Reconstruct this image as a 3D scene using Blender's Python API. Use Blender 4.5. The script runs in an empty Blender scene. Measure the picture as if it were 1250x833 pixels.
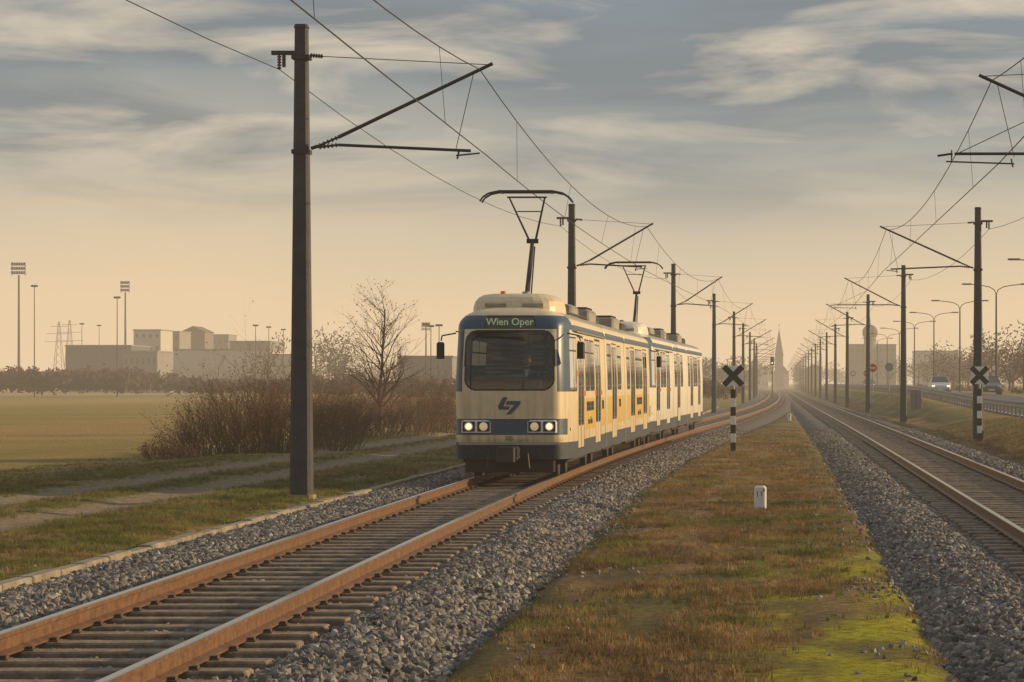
import bpy, math, random
from mathutils import Vector, Matrix, noise
R=random.Random(7)
scene=bpy.context.scene
F=3240.0
def S(a,b,x):
    t=max(0.0,min(1.0,(x-a)/(b-a))); return t*t*(3-2*t)
def lerp(a,b,t): return a+(b-a)*t
def N(x,y,z=0.0): return noise.noise(Vector((x,y,z)))

# ------------------------------------------------------------ track centre lines
TL=[(-60,-4.8),(0,-4.8),(18,-4.86),(35,-5.0),(50,-5.07),(65,-4.97),(80,-4.7),(105,-4.05),(139,-2.95),(180,-1.95),(225,-1.25),(265,-.9),(330,-.62),(400,-.6),(500,-1.4),(700,-4),(970,-9),(1500,-24),(2500,-60)]
TR=[(-60,3.75),(0,3.75),(100,3.72),(180,3.5),(300,3.25),(500,3.1),(900,2.6),(1500,-6),(2500,-40)]
def interp(T,y):
    if y<=T[0][0]: return T[0][1]
    for i in range(len(T)-1):
        if y<=T[i+1][0]:
            x0,a=T[i]; x1,b=T[i+1]
            m=(b-a)/(x1-x0)
            m0=m if i==0 else 0.5*(m+(a-T[i-1][1])/(x0-T[i-1][0]))
            m1=m if i+2>=len(T) else 0.5*(m+(T[i+2][1]-b)/(T[i+2][0]-x1))
            h=x1-x0; t=(y-x0)/h
            return (2*t**3-3*t*t+1)*a+(t**3-2*t*t+t)*h*m0+(-2*t**3+3*t*t)*b+(t**3-t*t)*h*m1
    return T[-1][1]
def cL(y): return interp(TL,y)
def cR(y): return interp(TR,y)

# ------------------------------------------------------------ materials
def mat(name,col,rough=0.7,metal=0.0,var=0.25,scale=4.0,bump=0.0,bscale=30.0,emit=None,estr=0.0,spec=0.5):
    m=bpy.data.materials.new(name); m.use_nodes=True
    nt=m.node_tree; b=nt.nodes['Principled BSDF']
    b.inputs['Roughness'].default_value=rough; b.inputs['Metallic'].default_value=metal
    b.inputs['Specular IOR Level'].default_value=spec
    tc=nt.nodes.new('ShaderNodeTexCoord')
    if var>0:
        n=nt.nodes.new('ShaderNodeTexNoise'); n.inputs['Scale'].default_value=scale; n.inputs['Detail'].default_value=6; n.inputs['Roughness'].default_value=0.65
        nt.links.new(tc.outputs['Object'],n.inputs['Vector'])
        r=nt.nodes.new('ShaderNodeValToRGB'); r.color_ramp.elements[0].position=0.3; r.color_ramp.elements[1].position=0.7
        r.color_ramp.elements[0].color=tuple(c*(1-var) for c in col)+(1,); r.color_ramp.elements[1].color=tuple(min(1,c*(1+var)) for c in col)+(1,)
        nt.links.new(n.outputs['Fac'],r.inputs['Fac']); nt.links.new(r.outputs['Color'],b.inputs['Base Color'])
    else: b.inputs['Base Color'].default_value=tuple(col)+(1,)
    if bump>0:
        n2=nt.nodes.new('ShaderNodeTexNoise'); n2.inputs['Scale'].default_value=bscale; n2.inputs['Detail'].default_value=5
        nt.links.new(tc.outputs['Object'],n2.inputs['Vector'])
        bp=nt.nodes.new('ShaderNodeBump'); bp.inputs['Strength'].default_value=bump; bp.inputs['Distance'].default_value=0.03
        nt.links.new(n2.outputs['Fac'],bp.inputs['Height']); nt.links.new(bp.outputs['Normal'],b.inputs['Normal'])
    if emit:
        b.inputs['Emission Color'].default_value=tuple(emit)+(1,); b.inputs['Emission Strength'].default_value=estr
        try: m.cycles.emission_sampling='NONE'
        except Exception: pass
    return m
def tramgrime(m):
    # road dirt that gathers low on the body and in soft vertical streaks
    nt=m.node_tree; b=nt.nodes['Principled BSDF']; src=b.inputs['Base Color'].links[0].from_socket
    tc=nt.nodes.new('ShaderNodeTexCoord'); sp=nt.nodes.new('ShaderNodeSeparateXYZ'); nt.links.new(tc.outputs['Object'],sp.inputs[0])
    mp=nt.nodes.new('ShaderNodeMapping'); mp.inputs['Scale'].default_value=(7,7,.7); nt.links.new(tc.outputs['Object'],mp.inputs[0])
    n=nt.nodes.new('ShaderNodeTexNoise'); n.inputs['Scale'].default_value=1.4; n.inputs['Detail'].default_value=5; nt.links.new(mp.outputs[0],n.inputs[0])
    r=nt.nodes.new('ShaderNodeMapRange'); r.inputs['From Min'].default_value=1.7; r.inputs['From Max'].default_value=.55; r.inputs['To Min'].default_value=.12; r.inputs['To Max'].default_value=.62; nt.links.new(sp.outputs[2],r.inputs[0])
    r2=nt.nodes.new('ShaderNodeMapRange'); r2.inputs['From Min'].default_value=.38; r2.inputs['From Max'].default_value=.68; nt.links.new(n.outputs['Fac'],r2.inputs[0])
    mu=nt.nodes.new('ShaderNodeMath'); mu.operation='MULTIPLY'; nt.links.new(r.outputs[0],mu.inputs[0]); nt.links.new(r2.outputs[0],mu.inputs[1])
    mx=nt.nodes.new('ShaderNodeMix'); mx.data_type='RGBA'; nt.links.new(mu.outputs[0],mx.inputs['Factor']); nt.links.new(src,mx.inputs['A']); mx.inputs['B'].default_value=(.19,.14,.09,1)
    nt.links.new(mx.outputs['Result'],b.inputs['Base Color']); return m
def glassmat(name,tint,gl=0.35):
    m=bpy.data.materials.new(name); m.use_nodes=True; nt=m.node_tree; nt.nodes.clear()
    o=nt.nodes.new('ShaderNodeOutputMaterial'); mx=nt.nodes.new('ShaderNodeMixShader'); t=nt.nodes.new('ShaderNodeBsdfTransparent'); g=nt.nodes.new('ShaderNodeBsdfGlossy')
    t.inputs['Color'].default_value=tuple(tint)+(1,); g.inputs['Roughness'].default_value=0.03; g.inputs['Color'].default_value=(.9,.9,.9,1)
    fr=nt.nodes.new('ShaderNodeFresnel'); fr.inputs['IOR'].default_value=1.5
    ml=nt.nodes.new('ShaderNodeMath'); ml.operation='MULTIPLY_ADD'; ml.inputs[1].default_value=1.0; ml.inputs[2].default_value=gl*0.2
    nt.links.new(fr.outputs[0],ml.inputs[0]); nt.links.new(ml.outputs[0],mx.inputs[0]); nt.links.new(t.outputs[0],mx.inputs[1]); nt.links.new(g.outputs[0],mx.inputs[2]); nt.links.new(mx.outputs[0],o.inputs[0])
    return m
M={}
M['cream']=tramgrime(mat('cream_paint',(.68,.56,.36),.35,var=.09,scale=2.5))
M['cream2']=tramgrime(mat('pale_paint',(.70,.65,.53),.38,var=.09,scale=2.5))
M['yellow']=tramgrime(mat('yellow_advert',(.60,.40,.08),.4,var=.08,scale=2.5))
M['blue']=mat('blue_paint',(.03,.07,.115),.4,var=.15)
M['skirt']=mat('dark_skirt',(.025,.036,.052),.55,var=.4,scale=5)
M['black']=mat('black_rubber',(.012,.012,.014),.6,var=.2)
M['under']=mat('underframe_dirt',(.025,.02,.017),.85,var=.4)
M['glass']=glassmat('window_glass',(.26,.28,.27),.4)
M['glassf']=glassmat('windscreen_glass',(.66,.70,.70),.12)
M['grey']=mat('roof_grey',(.27,.25,.21),.7,var=.25)
M['steel']=mat('galvanised_steel',(.28,.28,.28),.5,.6,var=.25)
M['dsteel']=mat('dark_steel',(.035,.035,.04),.55,.4,var=.3)
M['pole']=mat('pole_grey',(.04,.04,.046),.65,var=.35,scale=3,bump=.2)
M['wire']=mat('wire_copper',(.03,.026,.024),.6,.3,var=0)
M['insul']=mat('insulator_brown',(.06,.03,.022),.25,var=.1)
M['white']=mat('white_paint',(.74,.74,.72),.5,var=.12,scale=8)
M['blk']=mat('black_paint',(.012,.012,.013),.5,var=0)
M['red']=mat('red_paint',(.5,.03,.02),.5,var=.05)
M['lamp']=mat('headlight_lit',(.9,.8,.6),.3,var=0,emit=(1,.70,.36),estr=1.5)
M['lampdim']=mat('headlight_reflector',(.55,.5,.4),.15,.6,var=0,emit=(1,.7,.4),estr=.25)
M['lampoff']=mat('lamp_glass',(.5,.5,.48),.15,var=0)
M['redlit']=mat('marker_light_red',(.4,.08,.03),.3,var=0,emit=(1,.2,.06),estr=.15)
M['led']=mat('led_text',(.3,.40,.24),.5,var=0,emit=(.70,.85,.45),estr=.14)
M['display']=mat('display_panel',(.05,.075,.062),.25,var=0)
M['seat']=mat('seat_fabric',(.05,.10,.16),.8,var=.1)
M['inter']=mat('cab_interior',(.07,.07,.068),.7,var=.1)
M['orange']=mat('orange_lamp',(.7,.2,.03),.4,var=0,emit=(1,.25,.03),estr=.3)
M['rust']=mat('rail_rust',(.165,.085,.04),.5,.35,var=.4,scale=9,bump=.2)
M['railtop']=mat('rail_polished',(.60,.52,.42),.26,1.0,var=.12,scale=6)
M['clip']=mat('rail_fastening',(.075,.05,.035),.8,var=.3,scale=9)
M['wood']=mat('sleeper_timber',(.21,.16,.115),.85,var=.55,scale=7,bump=.5,bscale=20)
M['concrete']=mat('concrete',(.25,.21,.16),.9,var=.4,scale=3,bump=.4)
M['asphalt']=mat('asphalt',(.055,.055,.055),.85,var=.2,scale=.5)
M['mark']=mat('road_marking',(.7,.7,.66),.7,var=.1)
M['bark']=mat('bark',(.055,.037,.027),.9,var=.3)
M['twig']=mat('twig_brown',(.12,.06,.035),.9,var=.45,scale=1.2)
M['leaf']=mat('dry_leaf',(.17,.085,.038),.8,var=.5,scale=1.5)
M['farveg']=mat('far_vegetation',(.07,.05,.03),.95,var=.4,scale=.3)
M['hedge']=mat('hedge_brown',(.075,.05,.032),.95,var=.4,scale=.4)
M['bwhite']=mat('render_white',(.44,.42,.39),.85,var=.08,scale=.3)
M['bgrey']=mat('render_grey',(.20,.195,.19),.85,var=.1,scale=.3)
M['bbrown']=mat('render_brown',(.14,.105,.085),.85,var=.1,scale=.3)
M['bblue']=mat('cladding_blue',(.045,.07,.12),.6,var=.1)
M['bwin']=mat('building_window',(.04,.045,.05),.2,var=0)
M['roof']=mat('roof_tile',(.08,.055,.048),.85,var=.2,scale=.5)
M['skin']=mat('skin',(.50,.30,.21),.55,var=.05)
M['hair']=mat('hair',(.05,.035,.025),.7,var=.1)
M['cloth']=mat('uniform_cloth',(.05,.065,.11),.85,var=.1)
M['carw']=mat('car_paint_silver',(.55,.56,.57),.3,.3,var=.03)
M['card']=mat('car_paint_dark',(.05,.07,.10),.3,.3,var=.03)
M['tyre']=mat('tyre',(.02,.02,.02),.85,var=0)

# ------------------------------------------------------------ mesh builder
class MB:
    def __init__(s): s.v=[]; s.f=[]; s.m=[]; s.mats=[]
    def mi(s,k):
        if k not in s.mats: s.mats.append(k)
        return s.mats.index(k)
    def add(s,vs,fs,k):
        o=len(s.v); s.v.extend([tuple(v) for v in vs]); i=s.mi(k)
        for f in fs: s.f.append(tuple(a+o for a in f)); s.m.append(i)
    def box(s,c,d,k,rz=0.0,rx=0.0,ry=0.0):
        hx,hy,hz=d[0]/2,d[1]/2,d[2]/2
        m=Matrix.Translation(Vector(c))@Matrix.Rotation(rz,4,'Z')@Matrix.Rotation(ry,4,'Y')@Matrix.Rotation(rx,4,'X')
        vs=[m@Vector((x,y,z)) for z in(-hz,hz) for y in(-hy,hy) for x in(-hx,hx)]
        s.add(vs,[(0,2,3,1),(4,5,7,6),(0,1,5,4),(2,6,7,3),(0,4,6,2),(1,3,7,5)],k)
    def bbox(s,c,d,k,b=.02,rz=0.0):
        hx,hy,hz=d[0]/2,d[1]/2,d[2]/2
        def ring(z,i):
            a,e=hx-i,hy-i; q=b
            return [(-a+q,-e,z),(a-q,-e,z),(a,-e+q,z),(a,e-q,z),(a-q,e,z),(-a+q,e,z),(-a,e-q,z),(-a,-e+q,z)]
        rs=[ring(-hz,0),ring(hz-b,0),ring(hz,b)]
        m=Matrix.Translation(Vector(c))@Matrix.Rotation(rz,4,'Z')
        vs=[m@Vector(p) for r in rs for p in r]; fs=[]
        for k2 in range(2):
            for i in range(8): fs.append((k2*8+i,k2*8+(i+1)%8,(k2+1)*8+(i+1)%8,(k2+1)*8+i))
        fs.append(tuple(range(16,24))); fs.append(tuple(reversed(range(8))))
        s.add(vs,fs,k)
    def tube(s,p0,p1,r0,r1,k,n=6,cap=True):
        p0=Vector(p0); p1=Vector(p1); d=(p1-p0)
        if d.length<1e-6: return
        d.normalize(); a=d.orthogonal().normalized(); b=d.cross(a)
        vs=[]
        for p,r in((p0,r0),(p1,r1)):
            for i in range(n):
                t=2*math.pi*i/n; vs.append(p+a*(r*math.cos(t))+b*(r*math.sin(t)))
        fs=[(i,(i+1)%n,n+(i+1)%n,n+i) for i in range(n)]
        if cap: fs+= [tuple(reversed(range(n))),tuple(range(n,2*n))]
        s.add(vs,fs,k)
    def path(s,pts,r,k,n=5):
        for a,b in zip(pts[:-1],pts[1:]): s.tube(a,b,r,r,k,n,True)
    def poly(s,pts,k,ext=None):
        n=len(pts)
        if ext is None: s.add(pts,[tuple(range(n))],k); return
        e=Vector(ext); vs=[Vector(p) for p in pts]+[Vector(p)+e for p in pts]
        s.add(vs,[tuple(range(n)),tuple(reversed(range(n,2*n)))]+[(i,n+i,n+(i+1)%n,(i+1)%n) for i in range(n)],k)
    def ell(s,c,r,k,nu=12,nv=8):
        vs=[];fs=[]
        for j in range(nv+1):
            ph=math.pi*j/nv
            for i in range(nu):
                th=2*math.pi*i/nu; vs.append((c[0]+r[0]*math.sin(ph)*math.cos(th),c[1]+r[1]*math.sin(ph)*math.sin(th),c[2]+r[2]*math.cos(ph)))
        for j in range(nv):
            for i in range(nu): fs.append((j*nu+i,(j+1)*nu+i,(j+1)*nu+(i+1)%nu,j*nu+(i+1)%nu))
        s.add(vs,fs,k)
    def obj(s,name,loc=(0,0,0),rz=0.0,parent=None,smooth=False,link=True):
        me=bpy.data.meshes.new(name); me.from_pydata(s.v,[],s.f)
        for k in s.mats: me.materials.append(M[k] if isinstance(k,str) else k)
        me.polygons.foreach_set('material_index',s.m)
        if smooth: me.polygons.foreach_set('use_smooth',[True]*len(s.f))
        me.update()
        o=bpy.data.objects.new(name,me); o.location=loc; o.rotation_euler=(0,0,rz)
        if link: scene.collection.objects.link(o)
        if parent: o.parent=parent; o.matrix_parent_inverse=Matrix.Translation(parent.location).inverted()
        return o
def empty(name,loc):
    e=bpy.data.objects.new(name,None); e.location=loc; e.empty_display_size=.5; scene.collection.objects.link(e); return e
def text(name,body,size,loc,rot,k,parent=None,ext=.003,pm=None):
    c=bpy.data.curves.new(name,'FONT'); c.body=body; c.size=size; c.extrude=ext; c.align_x='CENTER'; c.align_y='CENTER'; c.materials.append(M[k])
    o=bpy.data.objects.new(name,c); o.location=loc; o.rotation_euler=rot; scene.collection.objects.link(o)
    if parent: o.parent=parent; o.matrix_parent_inverse=Matrix.Translation(parent.location).inverted()
    return o

# ------------------------------------------------------------ terrain
def zr(y): return 0.3+0.6*S(110,225,y)
RUTS=(-10.7,-12.9)
def rut(x,y,w=.42): return sum(math.exp(-((x-r-0.18*N(y*.07,r))/w)**4) for r in RUTS)
def gz(x,y):
    z=-0.24+0.035*N(x*.6,y*.3)+0.02*N(x*2.3,y*2.1,4)
    z+=0.08*S(-7.0,-8.2,x)
    if x<-7.5:
        z-=0.05*rut(x,y)
        z-=0.16*S(-14,-18,x)
    for c in(cL(y),cR(y)):
        z-=0.20*S(2.65,2.25,abs(x-c))
    if x>6.3:
        z=lerp(z,zr(y),S(6.4,9.9,x)); 
        z-=0.06*S(10.4,10.9,x)*S(19.2,18.6,x)
    if x<-60 or x>60 or y>500: z-=0.1
    return z
def mixc(a,b,t): t=max(0,min(1,t)); return tuple(lerp(p,q,t) for p,q in zip(a,b))
def mossw(x,y): return S(-.6,.25,x)*S(40,25,y)*S(-.38,.10,N(x*1.1,y*.35,1)+.7*N(x*3,y*1.5,3)+.3*N(x*8,y*5,8))
def gcol(x,y):
    n1=N(x*.9,y*.35,1); n2=N(x*.35,y*.12,7); n3=N(x*3,y*2,3)
    straw=(.30,.20,.095); brown=(.13,.075,.042); green=(.13,.145,.035); moss=(.40,.38,.025); dirt=(.30,.235,.165)
    if x>-2.6 and x<8:
        c=mixc(straw,brown,.5+1.7*n1); c=mixc(c,green,S(-.15,.35,n2*.7+.6*N(x*1.4,y*.35,33)+.35*n3)*.75)
        c=mixc(c,moss,mossw(x,y)*.92)
        c=mixc(c,(.11,.085,.065),S(-.05,.35,N(x*1.9,y*.8,21))*.7)
    elif x<=-2.6 and x>-60:
        c=mixc(straw,green,.55+1.0*n1+.4*n2)
        c=mixc(c,(.20,.165,.05),.25)
        c=mixc(c,dirt,rut(x,y,.6)*(.95+.5*n3))
        f=S(-15,-18,x); fc=mixc((.24,.20,.055),(.34,.23,.09),.5+n2*1.5+.3*math.sin(x*1.4)+.3*n1)
        c=mixc(c,fc,f)
    elif x<=-60:
        c=mixc((.26,.205,.06),(.36,.25,.10),.5+N(x*.02,y*.006)*1.8)
    else:
        c=mixc(straw,green,.5+.9*n1+.6*n2)
    return c
def frange(a,b,s):
    o=[];x=a
    while x<b-1e-9: o.append(x); x+=s
    return o
xs=[-4000,-2000,-1000,-600,-400,-280,-200,-150,-110,-85,-65,-50,-42,-35,-30,-26,-23]+frange(-20.5,20.5,.25)+[20.5,22,24,27,32,40,52,70,100,150,220,320,500,800,1500,4000]
ys=[-60,-40,-20,-8]+frange(0,130,.6)+frange(130,420,4)+[420,440,470,500,550,620,700,800,950,1150,1400,1800,2400,3200,5000]
gm=bpy.data.meshes.new('ground')
nx=len(xs); vs=[(x,y,gz(x,y)) for y in ys for x in xs]
fs=[(j*nx+i,j*nx+i+1,(j+1)*nx+i+1,(j+1)*nx+i) for j in range(len(ys)-1) for i in range(nx-1)]
gm.from_pydata(vs,[],fs); ca=gm.color_attributes.new('gc','FLOAT_COLOR','POINT')
buf=[]
for v in vs: buf+=list(gcol(v[0],v[1]))+[1]
ca.data.foreach_set('color',buf); gm.polygons.foreach_set('use_smooth',[True]*len(fs))
m=bpy.data.materials.new('ground_soil_grass'); m.use_nodes=True; nt=m.node_tree; b=nt.nodes['Principled BSDF']; b.inputs['Roughness'].default_value=.95; b.inputs['Specular IOR Level'].default_value=.15
at=nt.nodes.new('ShaderNodeAttribute'); at.attribute_name='gc'
tc=nt.nodes.new('ShaderNodeTexCoord')
n=nt.nodes.new('ShaderNodeTexNoise'); n.inputs['Scale'].default_value=9; n.inputs['Detail'].default_value=8; n.inputs['Roughness'].default_value=.78
nt.links.new(tc.outputs['Object'],n.inputs['Vector'])
mr=nt.nodes.new('ShaderNodeMapRange'); mr.inputs['From Min'].default_value=.3; mr.inputs['From Max'].default_value=.7; mr.inputs['To Min'].default_value=.3; mr.inputs['To Max'].default_value=1.65
nt.links.new(n.outputs['Fac'],mr.inputs['Value'])
vm=nt.nodes.new('ShaderNodeVectorMath'); vm.operation='SCALE'; nt.links.new(at.outputs['Color'],vm.inputs[0]); nt.links.new(mr.outputs[0],vm.inputs['Scale']); nt.links.new(vm.outputs[0],b.inputs['Base Color'])
bp=nt.nodes.new('ShaderNodeBump'); bp.inputs['Strength'].default_value=1.0; bp.inputs['Distance'].default_value=.08; nt.links.new(n.outputs['Fac'],bp.inputs['Height']); nt.links.new(bp.outputs[0],b.inputs['Normal'])
gm.materials.append(m)
scene.collection.objects.link(bpy.data.objects.new('ground',gm))

# ------------------------------------------------------------ scatter helper (geometry nodes)
def scatter(obj,coll,smin,smax,seed,full_rot,keep,dens='dens'):
    ng=bpy.data.node_groups.new('scatter_'+obj.name,'GeometryNodeTree')
    ng.interface.new_socket('Geometry',in_out='INPUT',socket_type='NodeSocketGeometry'); ng.interface.new_socket('Geometry',in_out='OUTPUT',socket_type='NodeSocketGeometry')
    L=ng.links; nn=ng.nodes.new
    gi=nn('NodeGroupInput'); go=nn('NodeGroupOutput'); dp=nn('GeometryNodeDistributePointsOnFaces'); na=nn('GeometryNodeInputNamedAttribute'); na.data_type='FLOAT'; na.inputs[0].default_value=dens
    dp.inputs['Seed'].default_value=seed
    L.new(gi.outputs[0],dp.inputs['Mesh']); L.new(na.outputs[0],dp.inputs['Density'])
    ip=nn('GeometryNodeInstanceOnPoints'); L.new(dp.outputs['Points'],ip.inputs['Points'])
    ci=nn('GeometryNodeCollectionInfo'); ci.inputs['Collection'].default_value=coll; ci.inputs['Separate Children'].default_value=True; ci.inputs['Reset Children'].default_value=True
    L.new(ci.outputs[0],ip.inputs['Instance']); ip.inputs['Pick Instance'].default_value=True
    rr=nn('FunctionNodeRandomValue'); rr.data_type='FLOAT_VECTOR'; a=6.283 if full_rot else .25
    rr.inputs[0].default_value=(-a,-a,0) if not full_rot else (0,0,0); rr.inputs[1].default_value=(a,a,6.283); rr.inputs['Seed'].default_value=seed+1
    L.new(rr.outputs[0],ip.inputs['Rotation'])
    rs=nn('FunctionNodeRandomValue'); rs.data_type='FLOAT'; rs.inputs[2].default_value=smin; rs.inputs[3].default_value=smax; rs.inputs['Seed'].default_value=seed+2
    L.new(rs.outputs[1],ip.inputs['Scale'])
    if keep:
        j=nn('GeometryNodeJoinGeometry'); L.new(gi.outputs[0],j.inputs[0]); L.new(ip.outputs[0],j.inputs[0]); L.new(j.outputs[0],go.inputs[0])
    else: L.new(ip.outputs[0],go.inputs[0])
    md=obj.modifiers.new('scatter','NODES'); md.node_group=ng
def randmat(name,stops,rough,posmix=None):
    m=bpy.data.materials.new(name); m.use_nodes=True; nt=m.node_tree; b=nt.nodes['Principled BSDF']; b.inputs['Roughness'].default_value=rough; b.inputs['Specular IOR Level'].default_value=.25
    oi=nt.nodes.new('ShaderNodeObjectInfo'); r=nt.nodes.new('ShaderNodeValToRGB')
    e=r.color_ramp.elements
    while len(e)<len(stops): e.new(.5)
    for i,c in enumerate(stops): e[i].position=i/(len(stops)-1); e[i].color=tuple(c)+(1,)
    nt.links.new(oi.outputs['Random'],r.inputs['Fac']); out=r.outputs['Color']
    if posmix:
        g=nt.nodes.new('ShaderNodeNewGeometry'); n=nt.nodes.new('ShaderNodeTexNoise'); n.inputs['Scale'].default_value=.55; n.inputs['Detail'].default_value=4
        nt.links.new(g.outputs['Position'],n.inputs['Vector'])
        sx=nt.nodes.new('ShaderNodeSeparateXYZ'); nt.links.new(g.outputs['Position'],sx.inputs[0])
        mr=nt.nodes.new('ShaderNodeMapRange'); mr.inputs['From Min'].default_value=-2.6; mr.inputs['From Max'].default_value=-7.5; mr.inputs['To Min'].default_value=-.01; mr.inputs['To Max'].default_value=.10; nt.links.new(sx.outputs[0],mr.inputs['Value'])
        ad=nt.nodes.new('ShaderNodeMath'); nt.links.new(n.outputs['Fac'],ad.inputs[0]); nt.links.new(mr.outputs[0],ad.inputs[1])
        m2=nt.nodes.new('ShaderNodeMapRange'); m2.inputs['From Min'].default_value=.46; m2.inputs['From Max'].default_value=.62; m2.inputs['To Max'].default_value=.9; nt.links.new(ad.outputs[0],m2.inputs['Value'])
        mx=nt.nodes.new('ShaderNodeMix'); mx.data_type='RGBA'; nt.links.new(m2.outputs[0],mx.inputs['Factor']); nt.links.new(out,mx.inputs['A']); mx.inputs['B'].default_value=tuple(posmix)+(1,)
        n3=nt.nodes.new('ShaderNodeTexNoise'); n3.inputs['Scale'].default_value=1.6; n3.inputs['Detail'].default_value=4; nt.links.new(g.outputs['Position'],n3.inputs['Vector'])
        m3=nt.nodes.new('ShaderNodeMapRange'); m3.inputs['From Min'].default_value=.35; m3.inputs['From Max'].default_value=.65; m3.inputs['To Min'].default_value=.45; m3.inputs['To Max'].default_value=1.3; nt.links.new(n3.outputs['Fac'],m3.inputs[0])
        vs_=nt.nodes.new('ShaderNodeVectorMath'); vs_.operation='SCALE'; nt.links.new(mx.outputs['Result'],vs_.inputs[0]); nt.links.new(m3.outputs[0],vs_.inputs['Scale'])
        out=vs_.outputs[0]
    nt.links.new(out,b.inputs['Base Color'])
    if posmix:
        o2=nt.nodes['Material Output']; tr=nt.nodes.new('ShaderNodeBsdfTranslucent'); ms=nt.nodes.new('ShaderNodeMixShader'); ms.inputs[0].default_value=.4
        nt.links.new(out,tr.inputs['Color']); nt.links.new(b.outputs[0],ms.inputs[1]); nt.links.new(tr.outputs[0],ms.inputs[2]); nt.links.new(ms.outputs[0],o2.inputs['Surface'])
    return m
M['stone']=randmat('ballast_stone',[(.075,.07,.068),(.18,.165,.155),(.13,.11,.095),(.30,.275,.25),(.10,.098,.10),(.40,.365,.32)],.75)
M['grass']=randmat('grass_blades',[(.42,.29,.14),(.25,.15,.07),(.35,.22,.10),(.18,.13,.05),(.50,.36,.19)],.8,(.17,.185,.045))
import bmesh
stc=bpy.data.collections.new('ballast_stones')
for i in range(6):
    rr=random.Random(i)
    vs=[];phi=(1+5**.5)/2
    for a,bb in((1,phi),(-1,phi),(1,-phi),(-1,-phi)):
        vs+=[(0,a,bb),(a,bb,0),(bb,0,a)]
    P=[Vector(v).normalized()*rr.uniform(.65,1.25) for v in vs]; sc=Vector((1,rr.uniform(.7,1),rr.uniform(.5,.8)))
    P=[Vector((p.x*sc.x,p.y*sc.y,p.z*sc.z)) for p in P]
    bm=bmesh.new(); [bm.verts.new(p) for p in P]; bmesh.ops.convex_hull(bm,input=bm.verts[:])
    me=bpy.data.meshes.new('stone'); bm.to_mesh(me); bm.free(); me.materials.append(M['stone'])
    stc.objects.link(bpy.data.objects.new('stone',me))
gtc=bpy.data.collections.new('grass_tufts')
for i in range(6):
    rr=random.Random(50+i); mb=MB()
    for k in range(14 if i<5 else 7):
        a=rr.uniform(0,6.283); r=rr.uniform(0,.6); p=Vector((r*math.cos(a),r*math.sin(a),-.05)); ln=rr.uniform(.35,1.1)*(.6 if i%2 else 1)*(1.7 if i==5 else 1); le=rr.uniform(.2,1.0); b2=rr.uniform(0,6.283)
        d=Vector((math.cos(b2),math.sin(b2),0)); w=Vector((-d.y,d.x,0))*.03
        q=p+d*le*.3*ln+Vector((0,0,ln*.6)); t=p+d*le*ln+Vector((0,0,ln*(1-le*.35)))
        mb.add([p-w,p+w,q+w*.8,q-w*.8,t],[(0,1,2,3),(3,2,4)],'grass')
    o=mb.obj('tuft',link=False); gtc.objects.link(o)

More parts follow.
